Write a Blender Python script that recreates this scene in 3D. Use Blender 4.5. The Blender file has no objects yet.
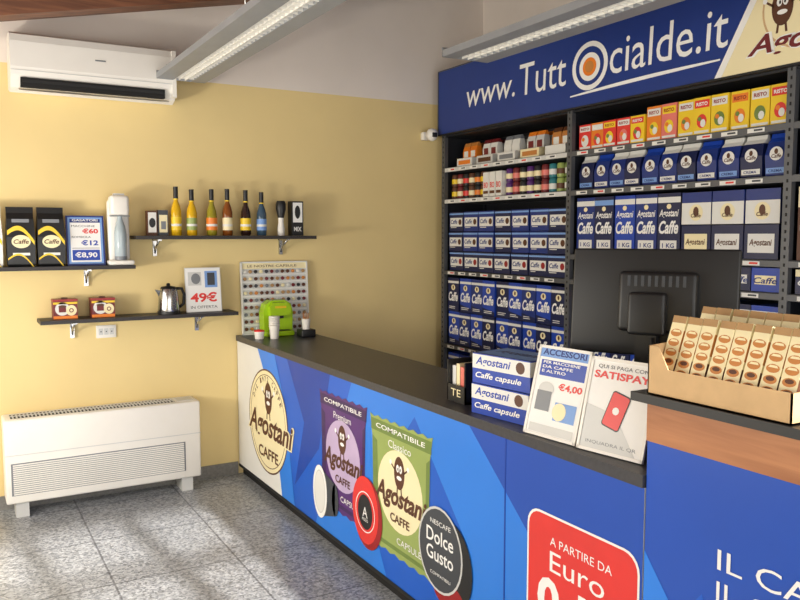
import bpy, bmesh, math, random
from mathutils import Matrix, Vector
random.seed(7)
D = bpy.data
scene = bpy.context.scene
scene.view_settings.view_transform = 'Standard'
scene.view_settings.look = 'None'
scene.view_settings.exposure = 0.08

# ------------------------------------------------------------------ materials
def lin(c):
    c = c/255.0
    return c/12.92 if c <= 0.04045 else ((c+0.055)/1.055)**2.4
def L(rgb): return (lin(rgb[0]), lin(rgb[1]), lin(rgb[2]), 1.0)
_m = {}
def mat(name, rgb, rough=0.5, metal=0.0, var=0.06, scale=6.0, trans=0.0, emis=0.0, bump=0.0, coat=0.0):
    if name in _m: return _m[name]
    m = D.materials.new(name); m.use_nodes = True
    nt = m.node_tree; b = nt.nodes['Principled BSDF']
    tc = nt.nodes.new('ShaderNodeTexCoord')
    nz = nt.nodes.new('ShaderNodeTexNoise'); nz.inputs['Scale'].default_value = scale
    nz.inputs['Detail'].default_value = 4
    nt.links.new(tc.outputs['Object'], nz.inputs['Vector'])
    rp = nt.nodes.new('ShaderNodeValToRGB')
    c = L(rgb)
    rp.color_ramp.elements[0].position = 0.3; rp.color_ramp.elements[1].position = 0.7
    rp.color_ramp.elements[0].color = (c[0]*(1-var), c[1]*(1-var), c[2]*(1-var), 1)
    rp.color_ramp.elements[1].color = (min(1, c[0]*(1+var)), min(1, c[1]*(1+var)), min(1, c[2]*(1+var)), 1)
    nt.links.new(nz.outputs['Fac'], rp.inputs['Fac'])
    nt.links.new(rp.outputs['Color'], b.inputs['Base Color'])
    b.inputs['Roughness'].default_value = rough
    b.inputs['Metallic'].default_value = metal
    if trans: b.inputs['Transmission Weight'].default_value = trans
    if coat: b.inputs['Coat Weight'].default_value = coat
    if emis:
        b.inputs['Emission Color'].default_value = c
        b.inputs['Emission Strength'].default_value = emis
    if bump:
        bp = nt.nodes.new('ShaderNodeBump'); bp.inputs['Strength'].default_value = bump
        bp.inputs['Distance'].default_value = 0.002
        n2 = nt.nodes.new('ShaderNodeTexNoise'); n2.inputs['Scale'].default_value = 180
        nt.links.new(tc.outputs['Object'], n2.inputs['Vector'])
        nt.links.new(n2.outputs['Fac'], bp.inputs['Height'])
        nt.links.new(bp.outputs['Normal'], b.inputs['Normal'])
    _m[name] = m
    return m

def wood(name, c1, c2, axis='X', scale=5, rough=0.5):
    m = D.materials.new(name); m.use_nodes = True
    nt = m.node_tree; b = nt.nodes['Principled BSDF']
    tc = nt.nodes.new('ShaderNodeTexCoord'); mp = nt.nodes.new('ShaderNodeMapping')
    s = {'X': (0.6, 8, 8), 'Y': (8, 0.6, 8)}[axis]
    mp.inputs['Scale'].default_value = s
    nz = nt.nodes.new('ShaderNodeTexNoise'); nz.inputs['Scale'].default_value = scale
    nz.inputs['Detail'].default_value = 6; nz.inputs['Distortion'].default_value = 0.6
    rp = nt.nodes.new('ShaderNodeValToRGB')
    rp.color_ramp.elements[0].color = L(c1); rp.color_ramp.elements[1].color = L(c2)
    rp.color_ramp.elements[0].position = .3; rp.color_ramp.elements[1].position = .7
    nt.links.new(tc.outputs['Object'], mp.inputs['Vector'])
    nt.links.new(mp.outputs['Vector'], nz.inputs['Vector'])
    nt.links.new(nz.outputs['Fac'], rp.inputs['Fac'])
    nt.links.new(rp.outputs['Color'], b.inputs['Base Color'])
    b.inputs['Roughness'].default_value = rough
    return m

def floor_mat():
    m = D.materials.new('granite_floor'); m.use_nodes = True
    nt = m.node_tree; b = nt.nodes['Principled BSDF']
    tc = nt.nodes.new('ShaderNodeTexCoord')
    v = nt.nodes.new('ShaderNodeTexVoronoi'); v.inputs['Scale'].default_value = 95
    nt.links.new(tc.outputs['Object'], v.inputs['Vector'])
    n = nt.nodes.new('ShaderNodeTexNoise'); n.inputs['Scale'].default_value = 40; n.inputs['Detail'].default_value = 9
    n.inputs['Roughness'].default_value = 0.8
    nt.links.new(tc.outputs['Object'], n.inputs['Vector'])
    sep = nt.nodes.new('ShaderNodeSeparateColor')
    nt.links.new(v.outputs['Color'], sep.inputs['Color'])
    mx = nt.nodes.new('ShaderNodeMath'); mx.operation = 'MULTIPLY_ADD'
    mx.inputs[1].default_value = 0.40
    nt.links.new(sep.outputs['Red'], mx.inputs[0])
    m2 = nt.nodes.new('ShaderNodeMath'); m2.operation = 'MULTIPLY'; m2.inputs[1].default_value = 0.65
    nt.links.new(n.outputs['Fac'], m2.inputs[0]); nt.links.new(m2.outputs[0], mx.inputs[2])
    rp = nt.nodes.new('ShaderNodeValToRGB')
    e = rp.color_ramp.elements
    e[0].position = 0.28; e[0].color = L((92, 96, 101)); e[1].position = 0.78; e[1].color = L((190, 194, 198))
    x = e.new(0.52); x.color = L((148, 152, 157))
    nt.links.new(mx.outputs[0], rp.inputs['Fac'])
    br = nt.nodes.new('ShaderNodeTexBrick'); br.offset = 0.0
    br.inputs['Scale'].default_value = 1.0; br.inputs['Mortar Size'].default_value = 0.005
    br.inputs['Brick Width'].default_value = 0.6; br.inputs['Row Height'].default_value = 0.6
    br.inputs['Color1'].default_value = (1, 1, 1, 1); br.inputs['Color2'].default_value = (.9, .9, .91, 1)
    br.inputs['Mortar'].default_value = (.42, .42, .44, 1)
    nt.links.new(tc.outputs['Object'], br.inputs['Vector'])
    mm = nt.nodes.new('ShaderNodeMix'); mm.data_type = 'RGBA'; mm.blend_type = 'MULTIPLY'
    mm.inputs[0].default_value = 1
    nt.links.new(rp.outputs['Color'], mm.inputs[6]); nt.links.new(br.outputs['Color'], mm.inputs[7])
    nt.links.new(mm.outputs[2], b.inputs['Base Color'])
    b.inputs['Roughness'].default_value = 0.3
    return m

YELLOW = mat('yellow_plaster', (229, 206, 147), 0.75, var=0.03, scale=2.5, bump=0.15)
WHITEW = mat('white_plaster', (226, 217, 208), 0.8, var=0.03, scale=2.5, bump=0.15)
GRAN = floor_mat()
WOODC = wood('dark_wood_ceiling', (88, 54, 38), (132, 86, 60), 'X')
WOODO = wood('orange_wood', (156, 98, 60), (186, 126, 82), 'Y', 4, 0.45)
BLACK = mat('black_plastic', (24, 25, 27), 0.45)
BLACKM = mat('black_matte', (14, 14, 15), 0.7)
COUNTER = mat('counter_laminate', (58, 58, 63), 0.38, var=0.15, scale=60)
SHELFD = mat('dark_shelf_wood', (44, 40, 40), 0.5, var=0.1)
STEEL = mat('steel', (190, 190, 190), 0.22, metal=1.0)
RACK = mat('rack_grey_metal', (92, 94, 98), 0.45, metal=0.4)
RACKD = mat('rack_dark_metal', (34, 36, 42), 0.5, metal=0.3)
LAMPG = mat('lamp_grey', (150, 153, 158), 0.45, metal=0.2)
WHITE = mat('white_plastic', (234, 231, 224), 0.4, var=0.02)
OFFW = mat('offwhite_print', (226, 226, 222), 0.55, var=0.02)
PAPER = mat('paper_white', (240, 240, 238), 0.6, var=0.02)
CREAM = mat('cream_print', (240, 228, 184), 0.5, var=0.02)
BROWN = mat('brown_print', (88, 50, 28), 0.5)
BLUE = mat('counter_blue', (24, 92, 200), 0.35, var=0.10, scale=1.2)
BLUE2 = mat('counter_blue_light', (42, 126, 228), 0.35, var=0.08, scale=1.4)
BLUE3 = mat('counter_blue_deep', (16, 64, 164), 0.35, var=0.08, scale=1.4)
BLUE4 = mat('counter_blue_panel', (22, 76, 180), 0.35, var=0.08, scale=1.4)
SIGNB = mat('sign_blue', (24, 54, 130), 0.4, var=0.04)
BOXB = mat('box_blue', (24, 48, 122), 0.4, var=0.08)
BOXB2 = mat('box_blue_royal', (28, 66, 170), 0.35, var=0.08)
BOXBD = mat('box_navy', (16, 28, 74), 0.4, var=0.08)
PURPLE = mat('pouch_purple', (84, 40, 112), 0.35)
PURPD = mat('pouch_purple_dark', (58, 26, 84), 0.35)
GREENP = mat('pouch_green', (150, 168, 92), 0.35)
GREEND = mat('pouch_green_dark', (112, 134, 66), 0.35)
RED = mat('red_print', (222, 52, 46), 0.4)
REDD = mat('red_dark', (150, 26, 28), 0.4)
ORANGE = mat('orange_print', (232, 128, 36), 0.4)
YEL = mat('yellow_print', (240, 204, 40), 0.4)
PINK = mat('pink_print', (226, 120, 110), 0.4)
LIME = mat('lime_plastic', (166, 208, 24), 0.35)
TEAL = mat('teal_print', (40, 120, 130), 0.4)
GREY = mat('grey_print', (120, 124, 130), 0.4)
DGREY = mat('dark_grey_print', (62, 66, 72), 0.4)
LGREY = mat('light_grey_plastic', (205, 206, 204), 0.45, var=0.03)
CARD = mat('cardboard', (206, 172, 126), 0.75, var=0.06, scale=20)
CARDD = mat('cardboard_dark', (176, 140, 96), 0.75, var=0.06, scale=20)
TAN = mat('biscuit_print', (196, 128, 62), 0.5)
BURG = mat('burgundy_print', (110, 28, 34), 0.45)
GLASSY = mat('yellow_liquid', (222, 176, 30), 0.08, coat=0.5)
GLASSG = mat('olive_liquid', (150, 140, 40), 0.08, coat=0.5)
GLASSO = mat('amber_liquid', (130, 72, 26), 0.08, coat=0.5)
GLASSK = mat('dark_liquid', (48, 30, 24), 0.08, coat=0.5)
GLASSB = mat('teal_liquid', (60, 84, 104), 0.08, coat=0.5)
TUBE = mat('fluorescent_tube', (255, 250, 238), 0.4, emis=0.8)
SKYB = mat('pale_blue_print', (120, 160, 220), 0.5)

# ------------------------------------------------------------------ mesh builder
I4 = Matrix.Identity(4)
_txt = {}
def text_geo(s, shear=0.0, bold=0.0):
    k = (s, shear, bold)
    if k in _txt: return _txt[k]
    cu = D.curves.new('tmp', 'FONT'); cu.body = s; cu.shear = shear; cu.offset = bold
    cu.resolution_u = 3
    ob = D.objects.new('tmp', cu); scene.collection.objects.link(ob)
    bpy.context.view_layer.update()
    dg = bpy.context.evaluated_depsgraph_get()
    me = D.meshes.new_from_object(ob.evaluated_get(dg))
    vs = [v.co.copy() for v in me.vertices]; fs = [tuple(p.vertices) for p in me.polygons]
    D.objects.remove(ob); D.curves.remove(cu); D.meshes.remove(me)
    x0 = min(v.x for v in vs); x1 = max(v.x for v in vs); y0 = min(v.y for v in vs); y1 = max(v.y for v in vs)
    vs = [((v.x-x0)/(x1-x0), (v.y-y0)/(y1-y0)) for v in vs]
    _txt[k] = (vs, fs, (x1-x0)/(y1-y0))
    return _txt[k]

class MB:
    def __init__(s, name): s.name = name; s.v = []; s.f = []; s.mi = []; s.sm = []; s.mats = []
    def idx(s, m):
        if m not in s.mats: s.mats.append(m)
        return s.mats.index(m)
    def add(s, vs, fs, m, M=I4, smooth=False):
        o = len(s.v)
        for p in vs: s.v.append(M @ Vector(p))
        i = s.idx(m)
        for f in fs: s.f.append([o+k for k in f]); s.mi.append(i); s.sm.append(smooth)
    def box(s, a, b, m, M=I4):
        x0, y0, z0 = a; x1, y1, z1 = b
        x0, x1 = min(x0, x1), max(x0, x1); y0, y1 = min(y0, y1), max(y0, y1); z0, z1 = min(z0, z1), max(z0, z1)
        vs = [(x0,y0,z0),(x1,y0,z0),(x1,y1,z0),(x0,y1,z0),(x0,y0,z1),(x1,y0,z1),(x1,y1,z1),(x0,y1,z1)]
        fs = [(3,2,1,0),(4,5,6,7),(0,1,5,4),(1,2,6,5),(2,3,7,6),(3,0,4,7)]
        s.add(vs, fs, m, M)
    def rbox(s, a, b, m, r=0.01, seg=3, M=I4):
        bm = bmesh.new(); bmesh.ops.create_cube(bm, size=1)
        for v in bm.verts:
            v.co = Vector([a[i] + (v.co[i]+.5)*(b[i]-a[i]) for i in range(3)])
        bmesh.ops.bevel(bm, geom=list(bm.edges)+list(bm.verts), offset=r, segments=seg, affect='EDGES', profile=0.5)
        bm.verts.index_update()
        s.add([tuple(v.co) for v in bm.verts], [[v.index for v in f.verts] for f in bm.faces], m, M, True)
        bm.free()
    def poly(s, pts, m, z=0.001, M=I4): s.add([(p[0], p[1], z) for p in pts], [list(range(len(pts)))], m, M)
    def rect(s, x0, y0, x1, y1, m, z=0.001, M=I4): s.poly([(x0,y0),(x1,y0),(x1,y1),(x0,y1)], m, z, M)
    def rrect(s, x0, y0, x1, y1, r, m, z=0.001, M=I4):
        pts = []
        for cx, cy, a0 in ((x1-r,y1-r,0),(x0+r,y1-r,90),(x0+r,y0+r,180),(x1-r,y0+r,270)):
            for k in range(6):
                a = math.radians(a0+k*18); pts.append((cx+r*math.cos(a), cy+r*math.sin(a)))
        s.poly(pts, m, z, M)
    def ell(s, cx, cy, rx, ry, m, z=0.001, M=I4, seg=28, rot=0):
        pts = []
        for k in range(seg):
            a = 2*math.pi*k/seg; x = rx*math.cos(a); y = ry*math.sin(a)
            pts.append((cx+x*math.cos(rot)-y*math.sin(rot), cy+x*math.sin(rot)+y*math.cos(rot)))
        s.poly(pts, m, z, M)
    def ring(s, cx, cy, r0, r1, m, z=0.001, M=I4, seg=32, sy=1.0):
        vs = []; fs = []
        for k in range(seg):
            a = 2*math.pi*k/seg
            vs += [(cx+r0*math.cos(a), cy+sy*r0*math.sin(a), z), (cx+r1*math.cos(a), cy+sy*r1*math.sin(a), z)]
            n = (k+1) % seg; fs.append((2*k, 2*k+1, 2*n+1, 2*n))
        s.add(vs, fs, m, M)
    def prism(s, pts, z0, z1, m, M=I4, smooth=False):
        n = len(pts)
        vs = [(p[0], p[1], z0) for p in pts] + [(p[0], p[1], z1) for p in pts]
        fs = [list(range(n))[::-1], [n+k for k in range(n)]]
        s.add(vs, fs, m, M)
        s.add(vs, [(k, (k+1) % n, n+(k+1) % n, n+k) for k in range(n)], m, M, smooth)
    def lathe(s, prof, m, M=I4, seg=20):
        vs = []; fs = []
        for r, z in prof:
            for k in range(seg):
                a = 2*math.pi*k/seg; vs.append((r*math.cos(a), r*math.sin(a), z))
        for j in range(len(prof)-1):
            for k in range(seg):
                n = (k+1) % seg
                fs.append((j*seg+k, j*seg+n, (j+1)*seg+n, (j+1)*seg+k))
        s.add(vs, fs, m, M, True)
        o = len(prof)-1
        s.add([vs[k] for k in range(seg)], [list(range(seg))[::-1]], m, M)
        s.add([vs[o*seg+k] for k in range(seg)], [list(range(seg))], m, M)
    def tube(s, pts, r, m, M=I4, seg=8):
        pts = [Vector(p) for p in pts]; vs = []; fs = []
        for i, p in enumerate(pts):
            t = (pts[min(i+1, len(pts)-1)]-pts[max(i-1, 0)]).normalized()
            u = t.cross(Vector((0.13, 0.31, 0.94)))
            if u.length < .05: u = t.cross(Vector((1, 0, 0)))
            u.normalize(); w = t.cross(u)
            for k in range(seg):
                a = 2*math.pi*k/seg; vs.append(tuple(p+u*r*math.cos(a)+w*r*math.sin(a)))
        for j in range(len(pts)-1):
            for k in range(seg):
                n = (k+1) % seg; fs.append((j*seg+k, j*seg+n, (j+1)*seg+n, (j+1)*seg+k))
        fs.append(list(range(seg))[::-1]); fs.append([(len(pts)-1)*seg+k for k in range(seg)])
        s.add(vs, fs, m, M, True)
    def text(s, st, x, y, w, h, m, z=0.002, M=I4, shear=0.0, bold=0.0):
        vs, fs, asp = text_geo(st, shear, bold)
        if h is None: h = w/asp
        if w is None: w = h*asp
        s.add([(x+p[0]*w, y+p[1]*h, z) for p in vs], fs, m, M)
    def bag(s, x, y, w, h, d, m, M=I4, top=None):
        secs = [(0, w*.46, d*.42), (.04, w*.49, d*.5), (.5, w*.5, d*.56), (.8, w*.47, d*.36), (.9, w*.47, .012), (1, w*.48, .006)]
        vs = []; fs = []; cx = x+w/2
        for t, hw, hd in secs:
            vs += [(cx-hw, y+t*h, -d/2+hd), (cx+hw, y+t*h, -d/2+hd), (cx+hw, y+t*h, -d/2-hd), (cx-hw, y+t*h, -d/2-hd)]
        for j in range(len(secs)-1):
            for k in range(4):
                n = (k+1) % 4; fs.append((4*j+k, 4*j+n, 4*j+4+n, 4*j+4+k))
        fs.append((3, 2, 1, 0)); e = 4*(len(secs)-1); fs.append((e, e+1, e+2, e+3))
        if top is None: s.add(vs, fs, m, M)
        else:
            s.add(vs, fs[:12]+[fs[-2]], m, M); s.add(vs, fs[12:20]+[fs[-1]], top, M)
    def build(s, parent=None):
        me = D.meshes.new(s.name)
        c = Vector((0, 0, 0))
        if s.v:
            lo = Vector([min(v[i] for v in s.v) for i in range(3)]); hi = Vector([max(v[i] for v in s.v) for i in range(3)])
            c = (lo+hi)/2; c.z = lo.z
        me.from_pydata([tuple(v-c) for v in s.v], [], s.f)
        for m in s.mats: me.materials.append(m)
        for p, i, q in zip(me.polygons, s.mi, s.sm): p.material_index = i; p.use_smooth = q
        me.update()
        ob = D.objects.new(s.name, me); ob.location = c
        scene.collection.objects.link(ob)
        if parent: ob.parent = parent
        return ob

def frame(o, n=(-1, 0), lean=0.0):
    n = Vector((n[0], n[1], 0)).normalized(); x = Vector((-n.y, n.x, 0)); z = n; y = Vector((0, 0, 1))
    M = Matrix(((x.x, y.x, z.x, o[0]), (x.y, y.y, z.y, o[1]), (x.z, y.z, z.z, o[2]), (0, 0, 0, 1)))
    return M @ Matrix.Rotation(-lean, 4, 'X')
FX = lambda x, y, z, lean=0: frame((x, y, z), (-1, 0), lean)
FY = lambda x, y, z, lean=0: frame((x, y, z), (0, -1), lean)
def T(x, y, z): return Matrix.Translation((x, y, z))

# ------------------------------------------------------------------ room
WY = 5.18; XL = -1.3; XR = 3.75; YF = -1.2
cz = lambda x: 2.877+0.21*(x-0.32)
b = MB('floor'); b.box((XL-.15, YF-.15, -.1), (XR+.15, WY+.15, 0), GRAN); b.build()
M = FY(0, WY, 0)
xk = 0.32+(2.65-2.877)/0.21
b = MB('wall_back'); b.prism([(XL,0),(XR,0),(XR,2.65),(xk,2.65),(XL,cz(XL))], -.15, 0, YELLOW, M); b.build()
b = MB('wall_back_upper'); b.prism([(xk,2.65),(XR,2.65),(XR,cz(XR))], -.15, 0, WHITEW, M); b.build()
b = MB('wall_right'); b.box((XR, YF-.15, 0), (XR+.15, WY+.15, 2.65), YELLOW); b.box((XR, YF-.15, 2.65), (XR+.15, WY+.15, cz(XR)), WHITEW); b.build()
b = MB('wall_left')
wy0, wy1, wz0, wz1 = 1.0, 4.75, 0.75, 2.35
b.box((XL-.15, YF-.15, 0), (XL, wy0, cz(XL)), YELLOW); b.box((XL-.15, wy1, 0), (XL, WY+.15, cz(XL)), YELLOW)
b.box((XL-.15, wy0, 0), (XL, wy1, wz0), YELLOW); b.box((XL-.15, wy0, wz1), (XL, wy1, cz(XL)), YELLOW); b.build()
b = MB('window_1')
for yy in (wy0, (wy0+wy1)/2-.03, wy1-.06): b.box((XL-.1, yy, wz0), (XL-.04, yy+.06, wz1), WHITE)
b.box((XL-.1, wy0, wz0), (XL-.04, wy1, wz0+.06), WHITE); b.box((XL-.1, wy0, wz1-.06), (XL-.04, wy1, wz1), WHITE); b.build()
b = MB('wall_front')
b.box((XL-.15, YF-.15, 0), (XL+.1, YF, cz(XL)), WHITEW)
b.box((3.0, YF-.15, 0), (XR+.15, YF, 2.5), WHITEW)
b.prism([(XL+.1, 2.5), (XR, 2.5), (XR, cz(XR)), (XL+.1, cz(XL+.1))], 0, .15, WHITEW, FY(0, YF, 0)); b.build()
b = MB('window_2')
for xx in (-1.2, -.35, .95, 1.5, 2.1, 2.92): b.box((xx, YF-.1, 0), (xx+.09, YF-.03, 2.5), DGREY)
b.box((-1.2, YF-.1, 2.14), (3.0, YF-.03, 2.18), DGREY); b.box((-1.2, YF-.1, 0), (3.0, YF-.03, .08), DGREY); b.build()
b = MB('ceiling'); M = FY(0, WY+.15, 0)
b.prism([(XL-.15, cz(XL-.15)), (XR+.15, cz(XR+.15)), (XR+.15, cz(XR+.15)+.12), (XL-.15, cz(XL-.15)+.12)], 0, WY-YF+.3, WOODC, M); b.build()
for i, yy in enumerate((4.62, 3.4, 2.2, 1.0)):
    b = MB('ceiling_beam'); b.prism([(XL, cz(XL)-.12), (XR, cz(XR)-.12), (XR, cz(XR)), (XL, cz(XL))], 0, .12, WOODC, FY(0, yy, 0)); b.build()
b = MB('baseboard_back'); b.box((XL, WY-.012, 0), (1.69, WY, .085), mat('grey_stone_skirting', (128, 126, 122), .4, var=.15, scale=60)); b.build()

# ------------------------------------------------------------------ air conditioner
b = MB('air_conditioner')
M = FY(.35, WY-.003, 2.465)
prof = [(0, 0.03), (0, .325), (.17, .325), (.205, .31), (.218, .27), (.22, .13), (.212, .085), (.17, .02), (.11, .0)]
def sweep(b, prof, x0, x1, m, M, smooth=False):
    n = len(prof)
    vs = [(x0, p[1], p[0]) for p in prof] + [(x1, p[1], p[0]) for p in prof]
    b.add(vs, [list(range(n)), [n+k for k in range(n)][::-1]], m, M)
    b.add(vs, [((k+1) % n, k, n+k, n+(k+1) % n) for k in range(n)], m, M, smooth)
sweep(b, prof, 0, .92, WHITE, M)
b.box((.05, .02, .165), (.85, .072, .2165), BLACKM, M)
b.box((.06, .045, .2), (.84, .06, .222), BLACK, M)
b.add([(.04,.018,.172),(.88,.018,.172),(.88,.0,.208),(.04,.0,.208)], [(0,1,2,3),(3,2,1,0)], WHITE, M)
b.box((0, .108, .2195), (.92, .112, .2205), LGREY, M)
b.box((.895, .03, .10), (.92, .31, .2225), WHITE, M)
b.rect(.45, .2, .51, .208, GREY, .2215, M)
b.rect(.86, .2, .885, .225, GREY, .2215, M)
b.build()

# ------------------------------------------------------------------ fan coil
b = MB('fan_coil_heater')
M = FY(.24, WY-.015, .0)
w = 1.135
b.rbox((0, .09, 0), (w, .585, .205), WHITE, .012, 3, M)
b.box((.05, 0, .03), (.12, .1, .18), LGREY, M); b.box((w-.12, 0, .03), (w-.05, .1, .18), LGREY, M)
b.box((.04, .575, .05), (w-.15, .5865, .16), BLACKM, M)
for k in range(46):
    x = .05+k*(w-.21)/45
    b.box((x, .58, .05), (x+.008, .590, .16), LGREY, M)
b.box((.04, .58, .101), (w-.15, .591, .109), LGREY, M)
b.box((w-.13, .583, .05), (w-.03, .589, .16), LGREY, M)
b.box((.03, .14, .195), (w-.1, .33, .2065), GREY, M)
for k in range(15):
    y = .145+k*.0122
    b.box((.04, y, .19), (w-.11, y+.0075, .2115), WHITE, M)
b.box((.0, .375, .2035), (w, .38, .2065), LGREY, M)
b.build()

# ------------------------------------------------------------------ wall outlet
b = MB('power_outlet'); M = FY(.79, WY, 1.005)
b.rbox((0, 0, 0), (.12, .08, .012), WHITE, .004, 2, M)
for k in range(3):
    b.rect(.015+k*.032, .02, .041+k*.032, .06, LGREY, .0125, M); b.ell(.028+k*.032, .04, .004, .004, BLACKM, .013, M, 8)
b.build()

# ------------------------------------------------------------------ floating shelves
def shelf(x0, x1, z, brs):
    b = MB('floating_shelf')
    b.box((x0, 4.97, z-.022), (x1, WY, z), SHELFD)
    b.build()
    for bx in brs:
        b = MB('shelf_bracket')
        b.box((bx-.012, WY-.02, z-.13), (bx+.012, WY, z-.023), STEEL)
        b.box((bx-.012, 5.02, z-.032), (bx+.012, WY, z-.0225), STEEL)
        b.tube([(bx, 5.05, z-.035), (bx, WY-.05, z-.07), (bx, WY-.012, z-.115)], .006, STEEL)
        b.build()
S1, S2, S3 = 1.466, 1.645, 1.148
shelf(-.16, 1.00, S1, (.1, .74)); shelf(1.01, 2.207, S2, (1.16, 2.02)); shelf(.456, 1.645, S3, (.65, 1.42))

def bean_bag(x, w=.15, h=.345, white=False):
    b = MB('coffee_bean_bag'); M = FY(x, 5.03, S1+.001)
    b.bag(0, 0, w, h, .09, OFFW if white else BLACK, M)
    top = []; bot = []
    for k in range(13):
        t = k/12; x_ = .004+t*(w-.008); yy = .19+.05*math.sin(t*3.3)-.05*t
        top.append((x_, yy+.018)); bot.append((x_, yy-.008))
    b.poly(top+bot[::-1], YEL, .0068, M)
    top = [(p[0], p[1]-.16) for p in top]; bot = [(p[0], p[1]-.145) for p in bot]
    b.poly(top+bot[::-1], YEL, .0068, M)
    b.ell(w/2, .145, .05, .038, CREAM, .0085, M); b.text('Caffe', w/2-.04, .132, .08, .026, BROWN, .0095, M, .2, .02)
    b.rect(w*.2, .255, w*.8, .275, GREY, -.002, M)
    b.rect(.03, .065, w-.03, .08, OFFW, .0065, M)
    b.build()
bean_bag(.300); bean_bag(.462); bean_bag(.13, white=True)

def easel(name, M0, w, h, deco, back=GREY, fr=None, lean=.1):
    b = MB(name)
    M = M0 @ Matrix.Rotation(-lean, 4, 'X')
    b.box((0, 0, -.004), (w, h, 0), back, M)
    yt = h*.6*math.cos(lean); zt = -h*.6*math.sin(lean)-.005; zf = zt-.06
    b.add([(w*.3, yt, zt), (w*.7, yt, zt), (w*.7, .001, zf), (w*.3, .001, zf)], [(0,1,2,3),(3,2,1,0)], back, M0)
    if fr:
        b.box((0,0,0),(w,.010,.005),fr,M); b.box((0,h-.010,0),(w,h,.005),fr,M)
        b.box((0,0,0),(.010,h,.005),fr,M); b.box((w-.010,0,0),(w,h,.005),fr,M)
    deco(b, M, w, h); return b.build()
def d1(b, M, w, h):
    b.rect(.01, .01, w-.01, h-.01, SKYB, .001, M); b.rect(.022, .02, w-.022, h-.02, PAPER, .002, M)
    b.rect(.022, h*.86, w-.022, h-.02, BOXB, .0024, M); b.text('GASATORI', .035, h*.885, w-.07, .014, PAPER, .003, M, 0, .02)
    b.text('MACCHINE', .03, h*.77, w*.62, .012, DGREY, .003, M)
    b.text('€60', w*.42, h*.64, w*.42, .03, RED, .003, M, bold=.03); b.text('BOMBOLA', .03, h*.55, w*.5, .012, DGREY, .003, M)
    b.text('€12', w*.38, h*.40, w*.45, .032, BOXB2, .003, M, bold=.03); b.rect(.03, h*.34, w-.03, h*.35, GREY, .003, M)
    b.rect(.03, .03, w-.03, h*.31, BOXB2, .003, M); b.text('€8,90', .045, .042, w-.09, .038, PAPER, .004, M, bold=.03)
easel('price_poster', FY(.622, 5.04, S1+.002), .215, .30, d1, BOXB, None, .12)

b = MB('soda_maker'); M = FY(.848, 5.05, S1+.001)
b.rbox((0, 0, -.06), (.15, .03, .07), WHITE, .01, 3, M)
b.rbox((.012, .02, -.06), (.138, .40, -.0), WHITE, .02, 3, M)
b.rbox((.02, .30, -.05), (.13, .425, .06), WHITE, .022, 4, M)
b.box((.045, .41, -.02), (.105, .435, .03), LGREY, M)
b.box((.02, .296, -.04), (.13, .301, .055), GREY, M)
MM = M @ Matrix.Translation((.075, .032, .035)) @ Matrix.Rotation(-math.pi/2, 4, 'X')
b.lathe([(.03, 0), (.036, .01), (.036, .16), (.03, .2), (.014, .25), (.014, .27)], mat('clear_bottle', (170, 184, 190), .12), MM, 18)
b.lathe([(.0368, .0), (.0368, .022)], GREY, MM, 18)
b.build()

b = MB('small_framed_box'); M = FY(1.09, 5.04, S2+.001)
b.box((0, 0, -.05), (.062, .155, 0), BROWN, M); b.rect(.006, .02, .056, .145, OFFW, .001, M); b.ell(.031, .08, .02, .03, BLACK, .002, M)
b.box((.068, 0, -.05), (.13, .16, 0), DGREY, M); b.rect(.074, .02, .124, .13, CREAM, .001, M); b.rect(.085, .04, .115, .09, GREY, .002, M); b.build()

def bottle(x, liq, lab, h=.30, r=.030, cap=BLACK, style=0):
    b = MB('liquor_bottle'); M = T(x, 5.06, S2+.001)
    k = h/.30
    if style == 0: b.lathe([(r*.9, 0), (r, .006), (r, .15*k), (r*.75, .185*k), (.013, .215*k), (.012, .25*k)], liq, M)
    else: b.lathe([(r*.85, 0), (r*1.02, .01), (r*1.05, .11*k), (r*.9, .16*k), (r*.5, .2*k), (.012, .24*k), (.012, .25*k)], liq, M)
    b.lathe([(.0150, .225*k), (.0150, h)], cap, M); b.lathe([(.0165, .22*k), (.0165, .227*k)], YEL, M)
    rr = r*(1.06 if style else 1.0)
    b.lathe([(rr+.0008, .035), (rr+.0008, .115*k)], lab, M)
    b.lathe([(rr+.0015, .06), (rr+.0015, .075)], OFFW, M)
    b.build()
for x, l, lb, hh, stl in ((1.275, GLASSY, YEL, .31, 0), (1.375, GLASSY, GREENP, .295, 0), (1.505, GLASSG, ORANGE, .30, 1), (1.61, GLASSO, CREAM, .305, 0), (1.735, GLASSK, YEL, .30, 1), (1.845, GLASSB, SKYB, .29, 0)):
    bottle(x, l, lb, hh, .033, BLACK, stl)
b = MB('milk_frother'); M = T(1.98, 5.05, S2+.001)
b.lathe([(.024, 0), (.024, .05), (.018, .09), (.02, .12)], WHITE, M); b.lathe([(.02, .12), (.034, .18), (.034, .215), (.026, .235)], BLACK, M); b.build()
b = MB('frother_box'); M = FY(2.055, 5.04, S2+.001)
b.box((0, 0, -.07), (.085, .235, 0), BLACK, M); b.rect(.008, .09, .077, .225, PAPER, .001, M); b.ell(.042, .16, .02, .045, BLACK, .002, M); b.text('MIX', .015, .03, .055, .03, PAPER, .001, M, bold=.02); b.build()

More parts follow.
